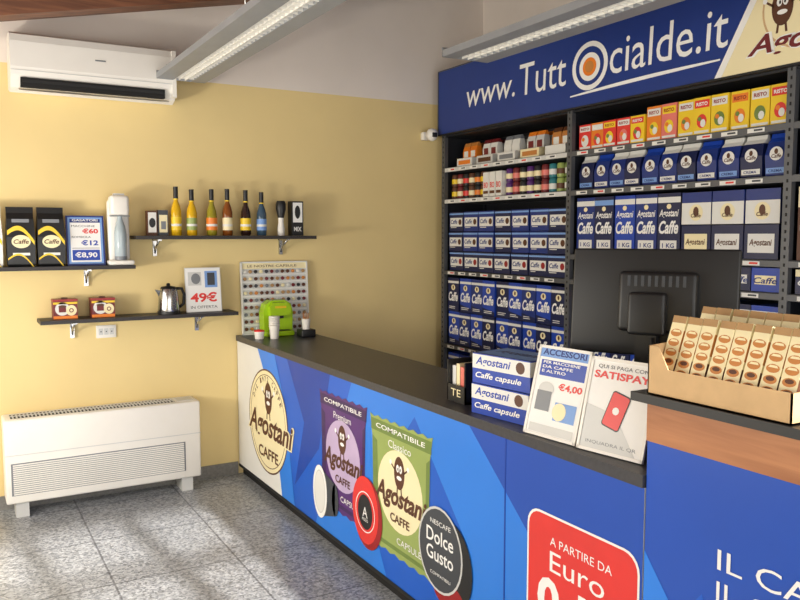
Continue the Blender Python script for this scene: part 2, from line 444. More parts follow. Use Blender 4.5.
for x in (.535, .75):
    b = MB('cup_gift_box'); M = FY(x, 5.05, S3+.001)
    b.box((0, 0, -.09), (.135, .115, 0), BURG, M); b.box((-.002, .105, -.092), (.137, .117, .002), REDD, M)
    b.box((.05, .117, -.05), (.085, .125, -.03), BROWN, M)
    b.ell(.05, .06, .04, .04, OFFW, .001, M); b.ell(.1, .05, .03, .032, CREAM, .0012, M); b.rect(.03, .04, .07, .075, BURG, .002, M); b.ring(.1, .05, .008, .013, BURG, .002, M, 12)
    b.ell(.05, .075, .022, .008, BROWN, .003, M); b.rect(.0, .0, .135, .018, ORANGE, .001, M); b.rect(.0, .088, .135, .1, YEL, .001, M)
    b.build()
b = MB('electric_kettle'); M = T(1.215, 5.06, S3+.001)
b.lathe([(.07, 0), (.07, .018)], BLACK, M, 28); b.lathe([(.066, .018), (.068, .03), (.058, .14), (.05, .16)], STEEL, M, 28)
b.lathe([(.05, .16), (.045, .172), (.012, .178), (.012, .192), (.004, .195)], BLACK, M, 28)
b.tube([(.05, 0, .16), (.085, 0, .158), (.1, 0, .12), (.095, 0, .06), (.066, 0, .04)], .010, BLACK, M)
b.add([(-.052,-.02,.15),(-.052,.02,.15),(-.085,0,.158),(-.06,0,.11)], [(0,1,2),(0,2,3),(1,3,2),(2,1,0),(3,2,0),(2,3,1)], STEEL, M)
b.build()
def d2(b, M, w, h):
    b.rect(.004, .004, w-.004, h-.004, PAPER, .001, M)
    b.rect(.02, h*.6, w*.45, h*.9, LGREY, .002, M); b.ell(w*.3, h*.75, .03, .035, GREY, .003, M); b.rect(w*.55, h*.55, w*.9, h*.92, SKYB, .002, M); b.rect(w*.62, h*.6, w*.83, h*.88, DGREY, .003, M)
    b.text('49€', .03, h*.22, w-.06, h*.22, RED, .002, M, bold=.03); b.text('IN OFFERTA', .03, h*.08, w-.06, .018, DGREY, .002, M)
easel('promo_poster', FY(1.325, 5.05, S3+.002), .235, .29, d2, LGREY, None, .12)

# ------------------------------------------------------------------ counter
CT = .967
b = MB('shop_counter')
b.box((1.70, 1.545, .055), (2.15, WY-.012, .93), LGREY)
b.box((1.725, 1.545, 0), (2.12, WY-.012, .055), BLACKM)
b.box((1.69, 1.545, .93), (2.19, WY-.008, CT), COUNTER)
M = FX(1.70, WY-.012, 0)
Lc = WY-.012-1.545
s = lambda Y: WY-.012-Y
b.rect(0, .055, Lc, .93, BLUE, .001, M)
b.rect(0, .055, Lc, .075, BLACK, .0035, M)
b.poly([(0, .075), (.0, .93), (.40, .93), (.66, .62), (.80, .075)], OFFW, .002, M)
b.poly([(.40, .93), (.66, .62), (.80, .075), (1.0, .075), (.86, .65), (.7, .93)], BLUE2, .0022, M)
b.poly([(1.3, .075), (1.75, .93), (2.4, .93), (1.9, .4), (2.1, .075)], BLUE2, .0014, M)
b.poly([(2.3, .93), (2.75, .45), (2.55, .075), (3.0, .075), (3.2, .5), (2.95, .93)], BLUE2, .0016, M)
b.poly([(2.75, .93), (3.2, .55), (2.95, .075), (Lc, .075), (Lc, .93)], BLUE4, .0018, M)
b.poly([(.9, .93), (1.15, .6), (1.0, .2), (1.35, .5), (1.5, .93)], BLUE3, .0014, M)
b.box((s(2.19), .075, 0), (s(2.19)+.006, .93, .0035), BLUE3, M)
def mascot(b, M, cx, cy, k, z=.004):
    b.ell(cx, cy, .62*k, k, BROWN, z, M); b.ell(cx-.18*k, cy+.25*k, .16*k, .24*k, PAPER, z+.0004, M, 14); b.ell(cx+.18*k, cy+.25*k, .16*k, .24*k, PAPER, z+.0004, M, 14)
    b.ell(cx-.14*k, cy+.22*k, .06*k, .1*k, BLACK, z+.0008, M, 8); b.ell(cx+.14*k, cy+.22*k, .06*k, .1*k, BLACK, z+.0008, M, 8)
    b.ell(cx, cy-.3*k, .3*k, .13*k, PAPER, z+.0004, M, 14)
    for sg in (-1, 1):
        b.poly([(cx+sg*.5*k, cy), (cx+sg*1.0*k, cy+.35*k), (cx+sg*.95*k, cy+.45*k), (cx+sg*.5*k, cy+.15*k)], BROWN, z, M)
        b.ell(cx+sg*1.02*k, cy+.46*k, .14*k, .16*k, PAPER, z+.0004, M, 10)
        b.poly([(cx+sg*.15*k, cy-.9*k), (cx+sg*.28*k, cy-.9*k), (cx+sg*.34*k, cy-1.35*k), (cx+sg*.2*k, cy-1.35*k)], BROWN, z, M)
cx = s(4.60); cy = .485
b.ell(cx, cy, .34, .33, BROWN, .0028, M, 48); b.ell(cx, cy, .33, .32, CREAM, .0031, M, 48); b.ring(cx, cy, .3, .305, BROWN, .0034, M, 48, .97)
mascot(b, M, cx+.02, cy+.15, .10)
b.text('Agostani', cx-.36, cy-.15, .80, .21, CREAM, .0042, M, .3, .06)
b.text('Agostani', cx-.34, cy-.14, .76, .19, BROWN, .0048, M, .3, .025)
b.text('CAFFE', cx-.16, cy-.24, .34, .07, BROWN, .0048, M, 0, .02)
for k, ch in enumerate('DAL 1972 CAFFE'):
    if ch == ' ': continue
    a = math.radians(150-k*9)
    MM = M @ T(cx+.255*math.cos(a), cy+.25*math.sin(a), .0038) @ Matrix.Rotation(a-math.pi/2, 4, 'Z')
    b.text(ch, -.012, 0, .024, .034, BROWN, 0, MM, 0, .02)
def pouch(Y0, Y1, z0, z1, m, md, lab, word):
    x0 = s(Y0); x1 = s(Y1); w = x1-x0; h = z1-z0
    pts = [(x0+.02, z0)]
    for k in range(13): pts.append((x0+.02+(w-.04)*k/12, z0+(.012 if k % 2 else 0)))
    pts += [(x1-.005, z0+.05), (x1-.03, z0+h*.4), (x1-.02, z1-.1)]
    for k in range(15): pts.append((x1-(w)*k/14, z1-(.012 if k % 2 else 0)))
    pts += [(x0+.02, z1-.1), (x0+.03, z0+h*.4), (x0+.005, z0+.05)]
    b.poly(pts, m, .003, M)
    b.rect(x0+.01, z1-.075, x1-.01, z1-.02, md, .0034, M)
    b.poly([(x0+.02, z0+.02), (x0+.028, z0+h*.4), (x0+.022, z1-.1), (x0+.07, z1-.12), (x0+.08, z0+.1)], md, .0034, M)
    b.poly([(x1-.02, z0+.02), (x1-.034, z0+h*.4), (x1-.022, z1-.1), (x1-.05, z1-.12), (x1-.06, z0+.1)], md, .0034, M)
    b.rect(x0+.03, z0+.03, x1-.03, z0+.05, md, .0034, M)
    c = (x0+x1)/2
    b.text('COMPATIBILE', x0+.06, z1-.058, w-.12, .022, PAPER, .0038, M, 0, .01)
    b.text(word, c-.1, z1-.125, .2, .035, PAPER, .0038, M)
    b.ell(c, z0+h*.5, w*.36, h*.3, lab, .0036, M, 32)
    mascot(b, M, c, z0+h*.64, .075, .004)
    b.text('Agostani', c-w*.40, z0+h*.34, w*.82, .12, BROWN, .0055, M, .3, .03); b.text('CAFFE', c-.08, z0+h*.26, .17, .04, BROWN, .0055, M, 0, .02)
    b.text('CAPSULE', c-.02, z0+.07, w*.38, .03, PAPER, .005, M)
pouch(3.80, 3.25, .22, .835, PURPLE, PURPD, mat('lilac_print', (190, 170, 205), .5), 'Premium')
pouch(3.22, 2.67, .20, .82, GREENP, GREEND, CREAM, 'Classico')
x = s(3.78); b.poly([(x-.0, .40), (x+.17, .36), (x+.17, .19), (x-.0, .14)], DGREY, .0056, M); b.ell(x+.17, .275, .04, .085, DGREY, .0056, M); b.ell(x-.02, .27, .09, .145, PAPER, .006, M); b.ell(x-.02, .27, .07, .12, OFFW, .0064, M); b.ring(x-.02, .27, .066, .07, LGREY, .0068, M, 28, 1.7)
x = s(3.25); b.ell(x, .32, .15, .175, REDD, .006, M, 32, .1); b.ell(x-.02, .33, .135, .165, RED, .0064, M); b.ell(x-.02, .32, .075, .085, BLACK, .0068, M); b.ring(x-.02, .32, .095, .10, PAPER, .0068, M); b.text('A', x-.045, .295, .05, .05, PAPER, .0072, M); b.text('MODO', x-.05, .275, .06, .015, PAPER, .0072, M)
x = s(2.60); b.ell(x+.065, .33, .155, .18, BLACK, .006, M); b.ell(x+.055, .2, .11, .055, REDD, .0062, M); b.ell(x-.01, .365, .165, .18, LGREY, .0064, M); b.ell(x-.01, .365, .155, .17, DGREY, .0068, M)
b.text('Dolce', x-.11, .385, .20, .06, PAPER, .0072, M, 0, .01); b.text('Gusto', x-.11, .31, .20, .06, PAPER, .0072, M, 0, .01); b.text('NESCAFE', x-.08, .465, .15, .02, PAPER, .0072, M); b.text('COMPATIBILI', x-.08, .25, .15, .013, PAPER, .0072, M)
x0 = s(2.05); x1 = s(1.56)
b.rrect(x0-.008, .132, x1+.008, .728, .06, PAPER, .0036, M); b.rrect(x0, .14, x1, .72, .055, RED, .004, M)
b.text('A PARTIRE DA', x0+.11, .625, .28, .028, PAPER, .0046, M); b.text('Euro', x0+.11, .535, .25, .07, PAPER, .0046, M); b.text('0,18', x0+.05, .33, .38, .18, PAPER, .0046, M, 0, .03)
b.build()

b = MB('raised_counter')
RY = 1.54
b.box((1.70, -.6, .06), (2.10, RY, 1.07), BLUE4); b.box((1.72, -.6, 0), (2.08, RY, .06), BLACKM)
b.box((1.695, -.6, 1.07), (2.10, RY, 1.185), WOODO)
b.box((1.66, -.6, 1.185), (2.12, RY+.03, 1.21), BLACK)
M = FX(1.70, RY, 0)
b.poly([(0, .06), (.3, .06), (.12, .6), (0, .75)], BLUE2, .001, M); b.poly([(.12, .6), (.3, .06), (.42, .06), (.2, .7)], BLUE, .0011, M)
b.poly([(.35, .06), (.8, 1.07), (1.2, 1.07), (.9, .06)], BLUE3, .001, M)
b.text('IL CAFFE', .245, .785, .42, .055, PAPER, .002, M); b.text('IL CAPPUCCINO', .245, .70, .70, .055, PAPER, .002, M); b.text('IL GUSTO', .245, .615, .42, .055, PAPER, .002, M)
b.build()

# ------------------------------------------------------------------ things on counter
b = MB('capsule_display_board'); M = FY(1.722, 5.13, CT+.001, .06)
b.box((0, 0, -.008), (.49, .5, 0), LGREY, M)
for (a, c) in (((0,0),(.49,.01)), ((0,.49),(.49,.5)), ((0,0),(.01,.5)), ((.48,0),(.49,.5))): b.box((a[0],a[1],0),(c[0],c[1],.012), OFFW, M)
b.rect(.01, .45, .48, .49, CREAM, .002, M); b.text('LE NOSTRE CAPSULE', .05, .462, .36, .016, BROWN, .003, M)
cols = [BROWN, BURG, BLACK, TAN, GREY, CREAM, OFFW, BROWN, DGREY, CARDD]
for r in range(9):
    b.box((.012, .012+r*.049, 0), (.478, .024+r*.049, .008), OFFW, M)
    for c in range(12):
        MM = M @ T(.031+c*.039, .040+r*.049, 0)
        b.lathe([(.013, 0), (.010, .012)], cols[(r*7+c*3+(c*r) % 4) % 10], MM, 8)
b.build()
b = MB('capsule_coffee_machine'); M = FY(1.835, 4.975, CT+.001)
b.rbox((0, .0, -.12), (.2, .035, .02), LIME, .01, 3, M)
pts = [(0, 0), (.2, 0), (.205, .16), (.19, .215), (.15, .24), (.05, .24), (.012, .215), (-.005, .16)]
b.prism(pts, -.12, -.03, LIME, M)
b.prism([(.03, .14), (.17, .14), (.175, .2), (.145, .228), (.055, .228), (.025, .2)], -.03, .015, LIME, M)
b.box((.075, .12, -.03), (.125, .14, .005), BLACK, M); b.box((.03, .035, -.028), (.17, .04, .015), BLACK, M)
b.rect(.06, .19, .14, .205, YEL, .016, M)
b.build()
b = MB('paper_cup_stack'); M = T(1.85, 4.86, CT+.001)
b.lathe([(.026, 0), (.034, .08)], WHITE, M)
for k in range(6): b.lathe([(.034, .08+k*.012), (.037, .082+k*.012), (.034, .09+k*.012)], WHITE, M)
b.build()
b = MB('sugar_cup'); b.lathe([(.028, 0), (.034, .05)], WHITE, T(1.76, 4.90, CT+.001)); b.lathe([(.034, .05), (.034, .058), (.01, .064)], RED, T(1.76, 4.90, CT+.001)); b.build()
b = MB('stirrer_holder'); M = T(2.08, 4.87, CT+.001); b.rbox((-.05, -.05, 0), (.05, .05, .05), BLACK, .006, 2, M); b.lathe([(.024, .05), (.03, .12)], WHITE, M)
for k in range(6): b.tube([(.01*math.cos(k), .01*math.sin(k), .06), (.022*math.cos(k), .022*math.sin(k), .16)], .002, TAN, M, 5)
b.build()

b = MB('sample_display_rack'); M = FX(1.78, 2.69, CT+.001)
w = .13
b.box((0, 0, -.12), (w, .01, 0), BLACK, M); b.box((0, 0, -.12), (.006, .17, 0), BLACK, M); b.box((w-.006, 0, -.12), (w, .17, 0), BLACK, M); b.box((0, 0, -.12), (w, .19, -.115), BLACK, M)
b.box((0, .01, -.006), (w, .07, 0), BLACK, M); b.text('TE', .03, .025, .07, .03, CREAM, .002, M)
for k in range(4): b.box((.01+k*.029, .01, -.10), (.034+k*.029, .145+.01*(k % 2), -.02), (OFFW, CREAM, PINK, LGREY)[k], M)
b.build()
def caffe_box(b, M, w, h, d, body=BOXB2):
    b.box((0, 0, -d), (w, h, 0), body, M)
    b.rect(.0, h*.50, w, h*.97, OFFW, .001, M)
    b.text('Agostani', w*.06, h*.56, w*.62, h*.34, BOXB2, .0015, M, .25, .02); b.ell(w*.84, h*.74, .022, .022, BROWN, .0015, M, 16)
    b.text('Caffe capsule', w*.06, h*.14, w*.80, h*.25, PAPER, .0015, M, .25, .02)
    M2 = M @ T(w, 0, 0) @ Matrix.Rotation(math.pi/2, 4, 'Y')
    b.rect(0, h*.50, d, h*.97, OFFW, .001, M2); b.text('CAFFE', d*.12, h*.58, d*.76, h*.3, BOXB2, .0015, M2, .2); b.text('100', d*.2, h*.12, d*.5, h*.28, PAPER, .0015, M2, .2)
    Mt = M @ T(0, h, 0) @ Matrix.Rotation(-math.pi/2, 4, 'X')
    b.rect(w*.03, .01, w*.97, d-.01, SKYB, .001, Mt); b.text('Agostani', w*.15, d*.3, w*.7, d*.4, BOXB, .0015, Mt, .25, .02)
b = MB('coffee_capsule_carton'); caffe_box(b, frame((1.735, 2.45, CT+.001), (-1, -.12)), .30, .115, .19); b.build()
b = MB('coffee_capsule_carton'); caffe_box(b, frame((1.738, 2.45, CT+.118), (-1, -.15)), .295, .115, .19); b.build()
b = MB('card_terminal'); M = frame((2.03, 2.60, CT+.001), (-1, -.2))
b.rbox((0, 0, -.1), (.11, .05, 0), BLACK, .01, 2, M); b.rbox((.01, .04, -.07), (.10, .19, -.04), DGREY, .008, 2, M); b.rect(.02, .1, .09, .17, SKYB, -.039, M); b.build()

def d3(b, M, w, h):
    b.rect(.004, .004, w-.004, h-.004, PAPER, .001, M); b.rect(.004, h*.87, w-.004, h-.004, SKYB, .0015, M)
    b.text('ACCESSORI', .02, h*.895, w-.04, .022, BOXB, .002, M, 0, .03)
    b.rect(.02, h*.66, w*.95, h*.84, BOXB2, .0015, M)
    for k, t in enumerate(('PER MACCHINE', 'DA CAFFE', 'E ALTRO')): b.text(t, .03, h*(.80-.05*k), w*(.7-.12*k), .010, PAPER, .002, M, 0, .02)
    b.text('€4,00', w*.5, h*.52, w*.44, .028, RED, .002, M, 0, .03)
    b.ell(w*.28, h*.52, .035, .025, LGREY, .002, M); b.rect(w*.12, h*.28, w*.4, h*.5, GREY, .0022, M); b.rect(w*.5, h*.2, w*.9, h*.4, SKYB, .002, M); b.ell(w*.6, h*.3, .03, .03, CREAM, .003, M)
    b.rect(.02, h*.04, w-.02, h*.13, LGREY, .002, M)
def d4(b, M, w, h):
    b.rect(.004, .004, w-.004, h-.004, PAPER, .001, M)
    b.text('QUI SI PAGA CON', .03, h*.88, w-.06, .014, DGREY, .002, M); b.text('SATISPAY', .02, h*.78, w-.04, .024, RED, .002, M, 0, .03)
    b.poly([(.004, .004), (w*.9, .004), (w*.5, h*.42), (.004, h*.5)], LGREY, .0015, M)
    M5 = M @ T(w*.50, h*.46, .0025) @ Matrix.Rotation(-.25, 4, 'Z')
    b.rrect(-.035, -.058, .035, .058, .01, BLACK, 0, M5); b.rrect(-.032, -.054, .032, .054, .008, RED, .0005, M5); b.ell(0, 0, .012, .012, PAPER, .001, M5)
    b.text('INQUADRA IL QR', .03, h*.08, w-.06, .012, GREY, .002, M)
easel('leaflet_display', frame((1.712, 2.105, CT+.002), (-1, -.10)), .235, .31, d3, LGREY, WHITE, .26)
easel('leaflet_display', frame((1.73, 1.86, CT+.002), (-1, -.16)), .245, .30, d4, LGREY, WHITE, .26)

b = MB('pos_monitor'); M = frame((2.02, 1.83, CT+.001), (-.86, -.50))
P = M @ T(0, .46, 0) @ Matrix.Rotation(-.10, 4, 'X')
b.rbox((-.27, -.18, -.025), (.27, .178, .0), BLACK, .008, 3, P)
b.box((-.258, -.165, -.0265), (.258, .163, -.0245), DGREY, P)
b.rbox((-.10, -.10, -.01), (.15, .10, .045), BLACK, .015, 3, P)
for k in range(9): b.box((-.07+k*.022, .05, .0445), (-.06+k*.022, .085, .046), DGREY, P)
b.rbox((-.06, -.11, .03), (.06, .03, .075), BLACK, .012, 3, P)
b.prism([(-.045, .0), (.045, .0), (.03, .42), (-.03, .42)], .03, .07, BLACK, M)
b.rbox((-.12, 0, -.09), (.12, .02, .12), BLACK, .008, 2, M)
b.tube([(.02, .35, .075), (.05, .2, .09), (.02, .08, .085), (0, .03, .11)], .004, BLACKM, M)
b.build()

b = MB('biscuit_display_tray'); SZ = 1.211
M = FX(1.672, 1.52, SZ); w = .43; d = .29
b.box((0, 0, -d), (w, .004, 0), CARDD, M)
b.prism([(0, 0), (w, 0), (w, .075), (.07, .075), (.035, .135), (0, .135)], -.004, 0, CARD, M)
b.prism([(0, 0), (w, 0), (w, .15), (0, .15)], -d, -d+.004, CARD, M)
ML = M @ Matrix.Rotation(math.pi/2, 4, 'Y')
b.prism([(0, 0), (d, 0), (d, .15), (0, .135)], 0, .004, CARD, ML)
b.prism([(0, 0), (d, 0), (d, .15), (.1, .075), (0, .075)], w-.004, w, CARD, ML)
def pack(b, M, w, h, d):
    b.box((0, 0, -d), (w, h, 0), CREAM, M)
    b.rect(0, 0, w, h*.12, BROWN, .0006, M); b.rect(0, h*.9, w, h, CARDD, .0006, M)
    for k in range(5):
        y = h*(.2+.14*k)
        b.ell(w/2, y, w*.40, h*.055, TAN, .0008, M, 14)
        if k < 2: b.ell(w/2, y+h*.012, w*.26, h*.03, BROWN, .001, M, 12)
        else: b.poly([(w*.2, y+h*.01), (w*.8, y+h*.01), (w*.7, y+h*.04), (w*.3, y+h*.04)], CREAM, .001, M)
    Mr = M @ T(w, 0, 0) @ Matrix.Rotation(math.pi/2, 4, 'Y')
    b.rect(0, h*.1, d, h*.4, BROWN, .0006, Mr); b.rect(0, h*.5, d, h*.8, TAN, .0006, Mr)
    Mt = M @ T(0, h, 0) @ Matrix.Rotation(-math.pi/2, 4, 'X')
    b.rect(0, d*.3, w, d*.7, BROWN, .0006, Mt)
for r, off in enumerate((.012, .13)):
    for k in range(8):
        MM = M @ T(.008+k*.0515, .026+(.0 if r == 0 else .02), -off-.01) @ Matrix.Rotation(-.33, 4, 'X') @ Matrix.Rotation(random.uniform(-.03, .01), 4, 'Z')
        pack(b, MM, .046, .20, .05)
b.build()

# ------------------------------------------------------------------ shelving
SX = 3.30; LV = [0.12, .42, .82, 1.383, 1.535, 1.92, 2.155]
ups = [5.05, 3.655, 2.215, .80]
b = MB('shelving_unit')
for y in ups:
    for x in (SX-.005, SX+.37):
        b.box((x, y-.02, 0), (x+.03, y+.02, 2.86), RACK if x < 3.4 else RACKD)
    for k in range(70):
        b.box((SX-.007, y-.004, .1+k*.038), (SX-.004, y+.004, .115+k*.038), BLACKM)
    b.box((SX+.02, y-.006, .05), (SX+.39, y+.006, 2.4), RACKD)
b.box((SX+.39, ups[-1], .05), (SX+.40, ups[0], 2.4), RACKD)
for i in range(3):
    ya, yb = ups[i]-.02, ups[i+1]+.02
    for j, z in enumerate(LV):
        if j == 4 and i == 0: continue
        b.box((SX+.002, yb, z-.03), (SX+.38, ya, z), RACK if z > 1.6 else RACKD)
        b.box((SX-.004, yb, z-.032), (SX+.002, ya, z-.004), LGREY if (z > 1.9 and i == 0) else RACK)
        n = 9
        for k in range(n):
            y = ya-.05-(ya-yb-.1)*k/n
            b.box((SX-.006, y-.09, z-.028), (SX-.0045, y, z-.008), OFFW)
            b.box((SX-.0066, y-.08, z-.022), (SX-.006, y-.035, z-.013), RED if (k+j) % 3 == 0 else DGREY)
    b.box((SX+.002, yb, 2.385), (SX+.38, ya, 2.4), RACKD)
b.build()

b = MB('shop_sign_board')
b.box((3.265, .8, 2.405), (3.29, 5.07, 2.865), SIGNB)
b.box((3.26, .8, 2.395), (3.292, 5.07, 2.405), BLACK); b.box((3.26, .8, 2.865), (3.292, 5.07, 2.873), RACK); b.box((3.26, 5.07, 2.395), (3.292, 5.076, 2.873), RACK)
M = FX(3.265, 5.07, 0); s2 = lambda Y: 5.07-Y
b.text('www.', s2(4.70), 2.555, .55, .11, PAPER, .002, M, .12, 0.0)
b.text('Tutt', s2(4.10), 2.545, .44, .20, PAPER, .002, M, .05, .0)
b.ring(s2(3.46), 2.625, .115, .145, PAPER, .002, M, 36, .95); b.ell(s2(3.46), 2.62, .085, .08, PAPER, .002, M); b.ell(s2(3.46), 2.62, .055, .052, ORANGE, .003, M); b.ell(s2(3.46), 2.62, .035, .033, TAN, .004, M)
b.text('cialde.it', s2(3.30), 2.545, .77, .2, PAPER, .002, M, .05, .0)
pts = []; q = []
for k in range(21):
    t = k/20; x = s2(3.62)+t*1.05
    pts.append((x, 2.475+.012*math.sin(t*3.1)+.02*t)); q.append((x, 2.467+.02*t))
b.poly(pts+q[::-1], PAPER, .002, M)
b.poly([(s2(2.56), 2.405), (s2(2.30), 2.865), (s2(1.5), 2.865), (s2(1.5), 2.405)], CREAM, .002, M)
b.poly([(s2(2.60), 2.405), (s2(2.34), 2.865), (s2(2.30), 2.865), (s2(2.56), 2.405)], PAPER, .0022, M)
b.ell(s2(2.16), 2.66, .19, .19, CARD, .0026, M, 40); b.ell(s2(2.16), 2.66, .18, .18, CREAM, .003, M, 40)
mascot(b, M, s2(2.25), 2.665, .085, .0035)
b.text('Agostani', s2(2.43), 2.44, .66, .125, PAPER, .0046, M, .3, .07)
b.text('Agostani', s2(2.42), 2.445, .64, .115, BURG, .0052, M, .3, .02)
b.build()

# products
def prodbox(b, M, x, y, w, h, d, body, top=None, lab=None, word=None, wc=PAPER):
    MM = M @ T(x, y, 0)
    b.box((0, 0, -d), (w, h, 0), body, MM)
    if top: b.rect(0, h*.72, w, h, top, .001, MM)
    if lab: b.rect(w*.12, h*.3, w*.88, h*.68, lab, .0012, MM)
    if word: b.text(word, w*.08, h*.34, w*.84, h*.26, wc, .002, MM, .2, .02)
def fine(b, MM, x0, x1, y, n=2, m=OFFW):
    for q in range(n): b.rect(x0, y-q*.012, x0+(x1-x0)*random.uniform(.6, 1), y-q*.012+.005, m, .0022, MM)
P0 = SX+.02
M = FX(P0+.02, ups[0]-.03, LV[6]+.001)
b = MB('snack_pouch_tray_row')
for k in range(5):
    x = .09+k*.25
    b.box((x, 0, -.2), (x+.19, .06, 0), (OFFW, LGREY, OFFW, CREAM, OFFW)[k], M); b.rect(x+.02, .015, x+.17, .045, (ORANGE, BROWN, GREY, TAN, OFFW)[k], .001, M)
    for j in range(2):
        for q in range(2):
            MM = M @ T(x+.01+j*.088, .04, -.05-q*.07)
            b.bag(0, 0, .082, .135, .05, (ORANGE, OFFW, OFFW, LGREY, TAN)[k], MM, (TAN, BURG, GREY, ORANGE, BROWN)[k]); b.rect(.015, .03, .067, .075, (OFFW, BURG)[k % 2], .004, MM)
b.build()
M = FX(P0, ups[0]-.03, LV[5]+.001)
b = MB('coffee_jar_row')
pal = [(BROWN, YEL), (BURG, CREAM), (BLACK, RED), (BROWN, CREAM), (BLACK, ORANGE), (OFFW, RED), (OFFW, BROWN), (PURPLE, CREAM), (BURG, PINK), (BLACK, CREAM), (TEAL, OFFW), (GREEND, OFFW), (GREENP, BROWN), (TEAL, CREAM)]
for k in range(18):
    x = .035+k*.074
    if k in (6, 7, 8):
        b.box((x-.03, 0, -.12), (x+.038, .17, 0), OFFW, M); b.text('BIO', x-.022, .06, .05, .04, RED, .001, M, 0, .02); b.rect(x-.025, .02, x+.03, .04, BROWN, .001, M); continue
    pk = pal[(7, 8, 9, 7, 9, 8, 10, 12, 11)[k-9]] if k > 8 else pal[k % 5]
    for q in range(2):
        MM = M @ T(x, q*.092, -.05) @ Matrix.Rotation(-math.pi/2, 4, 'X')
        b.lathe([(.028, 0), (.031, .006), (.031, .075), (.027, .088)], pk[0], MM, 12); b.lathe([(.0316, .02), (.0316, .055)], pk[1], MM, 12)
b.build()
M = FX(P0, ups[0]-.03, LV[3]+.001)
b = MB('coffee_pod_box_stack')
for r in range(3):
    for k in range(7):
        j = random.uniform(-.003, .003); z_ = -random.uniform(0, .012)
        MM = M @ T(.012+k*.190+j, r*.147, z_)
        b.box((0, 0, -.2), (.182, .142, 0), BOXB if (k*r) % 3 else BOXBD, MM)
        b.rect(.012, .035, .17, .10, OFFW, .0012, MM); b.text('Caffe', .02, .055, .085, .032, BOXB, .002, MM, .2, .02); b.rect(0, .122, .182, .134, SKYB, .0012, MM)
        b.ell(.142, .068, .02, .022, BROWN if r else REDD, .0022, MM, 12); fine(b, MM, .02, .1, .025, 1)
b.build()
b = MB('coffee_bag_row')
for lvl, rows in ((LV[2], 2), (LV[1], 1)):
    M = FX(P0, ups[0]-.03, lvl+.001)
    for r in range(rows):
        hh = .25 if rows == 2 else .33
        for k in range(9):
            x = .01+k*.148; y = r*.255; z_ = -random.uniform(0, .015)
            MM = M @ T(x, y, z_)
            b.box((0, 0, -.25), (.142, hh, 0), (BOXB2, BOXB, BOXB2, BOXBD)[(k+r*3) % 4], MM)
            b.rect(0, hh-.04, .142, hh-.022, OFFW, .001, MM); b.poly([(0, .0), (.142, .0), (.142, .03), (0, .055)], BOXBD, .0012, MM)
            b.text('Caffe', .010, .075, .122, .07, PAPER, .002, MM, .25, .03); fine(b, MM, .02, .12, .03, 2)
            b.ell(.071, .178, .026, .022, CREAM, .002, MM, 12); b.ell(.071, .18, .009, .014, BROWN, .0026, MM, 8)
b.build()
M = FX(P0, ups[1]-.03, LV[6]+.001)
b = MB('tea_box_row')
cc = [(RED, OFFW), (ORANGE, RED), (RED, YEL), (RED, PINK), (YEL, RED), (ORANGE, YEL), (PINK, YEL), (YEL, ORANGE), (YEL, RED), (YEL, GREEND), (YEL, ORANGE), (YEL, GREEND), (YEL, RED), (YEL, GREEND)]
for k in range(13):
    hh = .15 if k < 5 else .185
    MM = M @ T(.01+k*.106, 0, -random.uniform(0, .02))
    b.box((0, 0, -.15), (.100, hh, 0), cc[k][0], MM); b.rect(.006, hh*.72, .094, hh*.93, OFFW if k % 2 else cc[k][1], .001, MM); b.text('RISTO', .016, hh*.77, .068, hh*.1, REDD if cc[k][1] != RED else PAPER, .002, MM, 0, .03)
    b.ell(.05, hh*.36, .03, .035, cc[k][1], .0015, MM, 16); b.ell(.058, hh*.3, .016, .02, OFFW, .002, MM, 12); b.ell(.038, hh*.42, .012, .012, GREEND if k % 3 else ORANGE, .0024, MM, 8)
    b.rect(.006, .008, .094, .02, OFFW, .001, MM)
b.build()
M = FX(P0, ups[1]-.03, LV[5]+.001)
b = MB('ground_coffee_bag_row')
for k in range(11):
    MM = M @ T(.012+k*.125, 0, -.01-random.uniform(0, .02))
    b.bag(0, 0, .116, .20, .09, BOXB if k % 3 else BOXBD, MM, (OFFW, BOXB2, OFFW)[k % 3]); b.ell(.058, .105, .034, .032, OFFW, .0065, MM, 16); b.ell(.058, .115, .01, .014, BROWN, .0075, MM, 8); b.text('Caffe', .034, .085, .05, .018, BROWN, .0075, MM, .2, .02); b.rect(.008, .015, .108, .04, OFFW if k % 2 else SKYB, .006, MM); b.text('CREMA', .02, .02, .07, .013, BOXB, .007, MM, 0, .02)
b.build()
M = FX(P0, ups[1]-.03, LV[4]+.001)
b = MB('large_coffee_package_row')
for k in range(5):
    MM = M @ T(.010+k*.157, 0, -random.uniform(0, .012))
    b.box((0, 0, -.2), (.150, .335, 0), (BOXB, BOXBD, BOXB2)[k % 3], MM); b.rect(0, .285, .150, .315, SKYB if k == 1 else OFFW, .001, MM)
    b.text('Agostani', .01, .20, .13, .05, PAPER, .002, MM, .25, .02)
    b.text('Caffe', .01, .12, .13, .07, PAPER, .002, MM, .25, .03); b.rect(.02, .03, .13, .085, OFFW, .001, MM); b.text('1 KG', .035, .045, .08, .025, BOXB, .002, MM, 0, .02); b.ell(.075, .265, .016, .014, CREAM, .002, MM, 10)
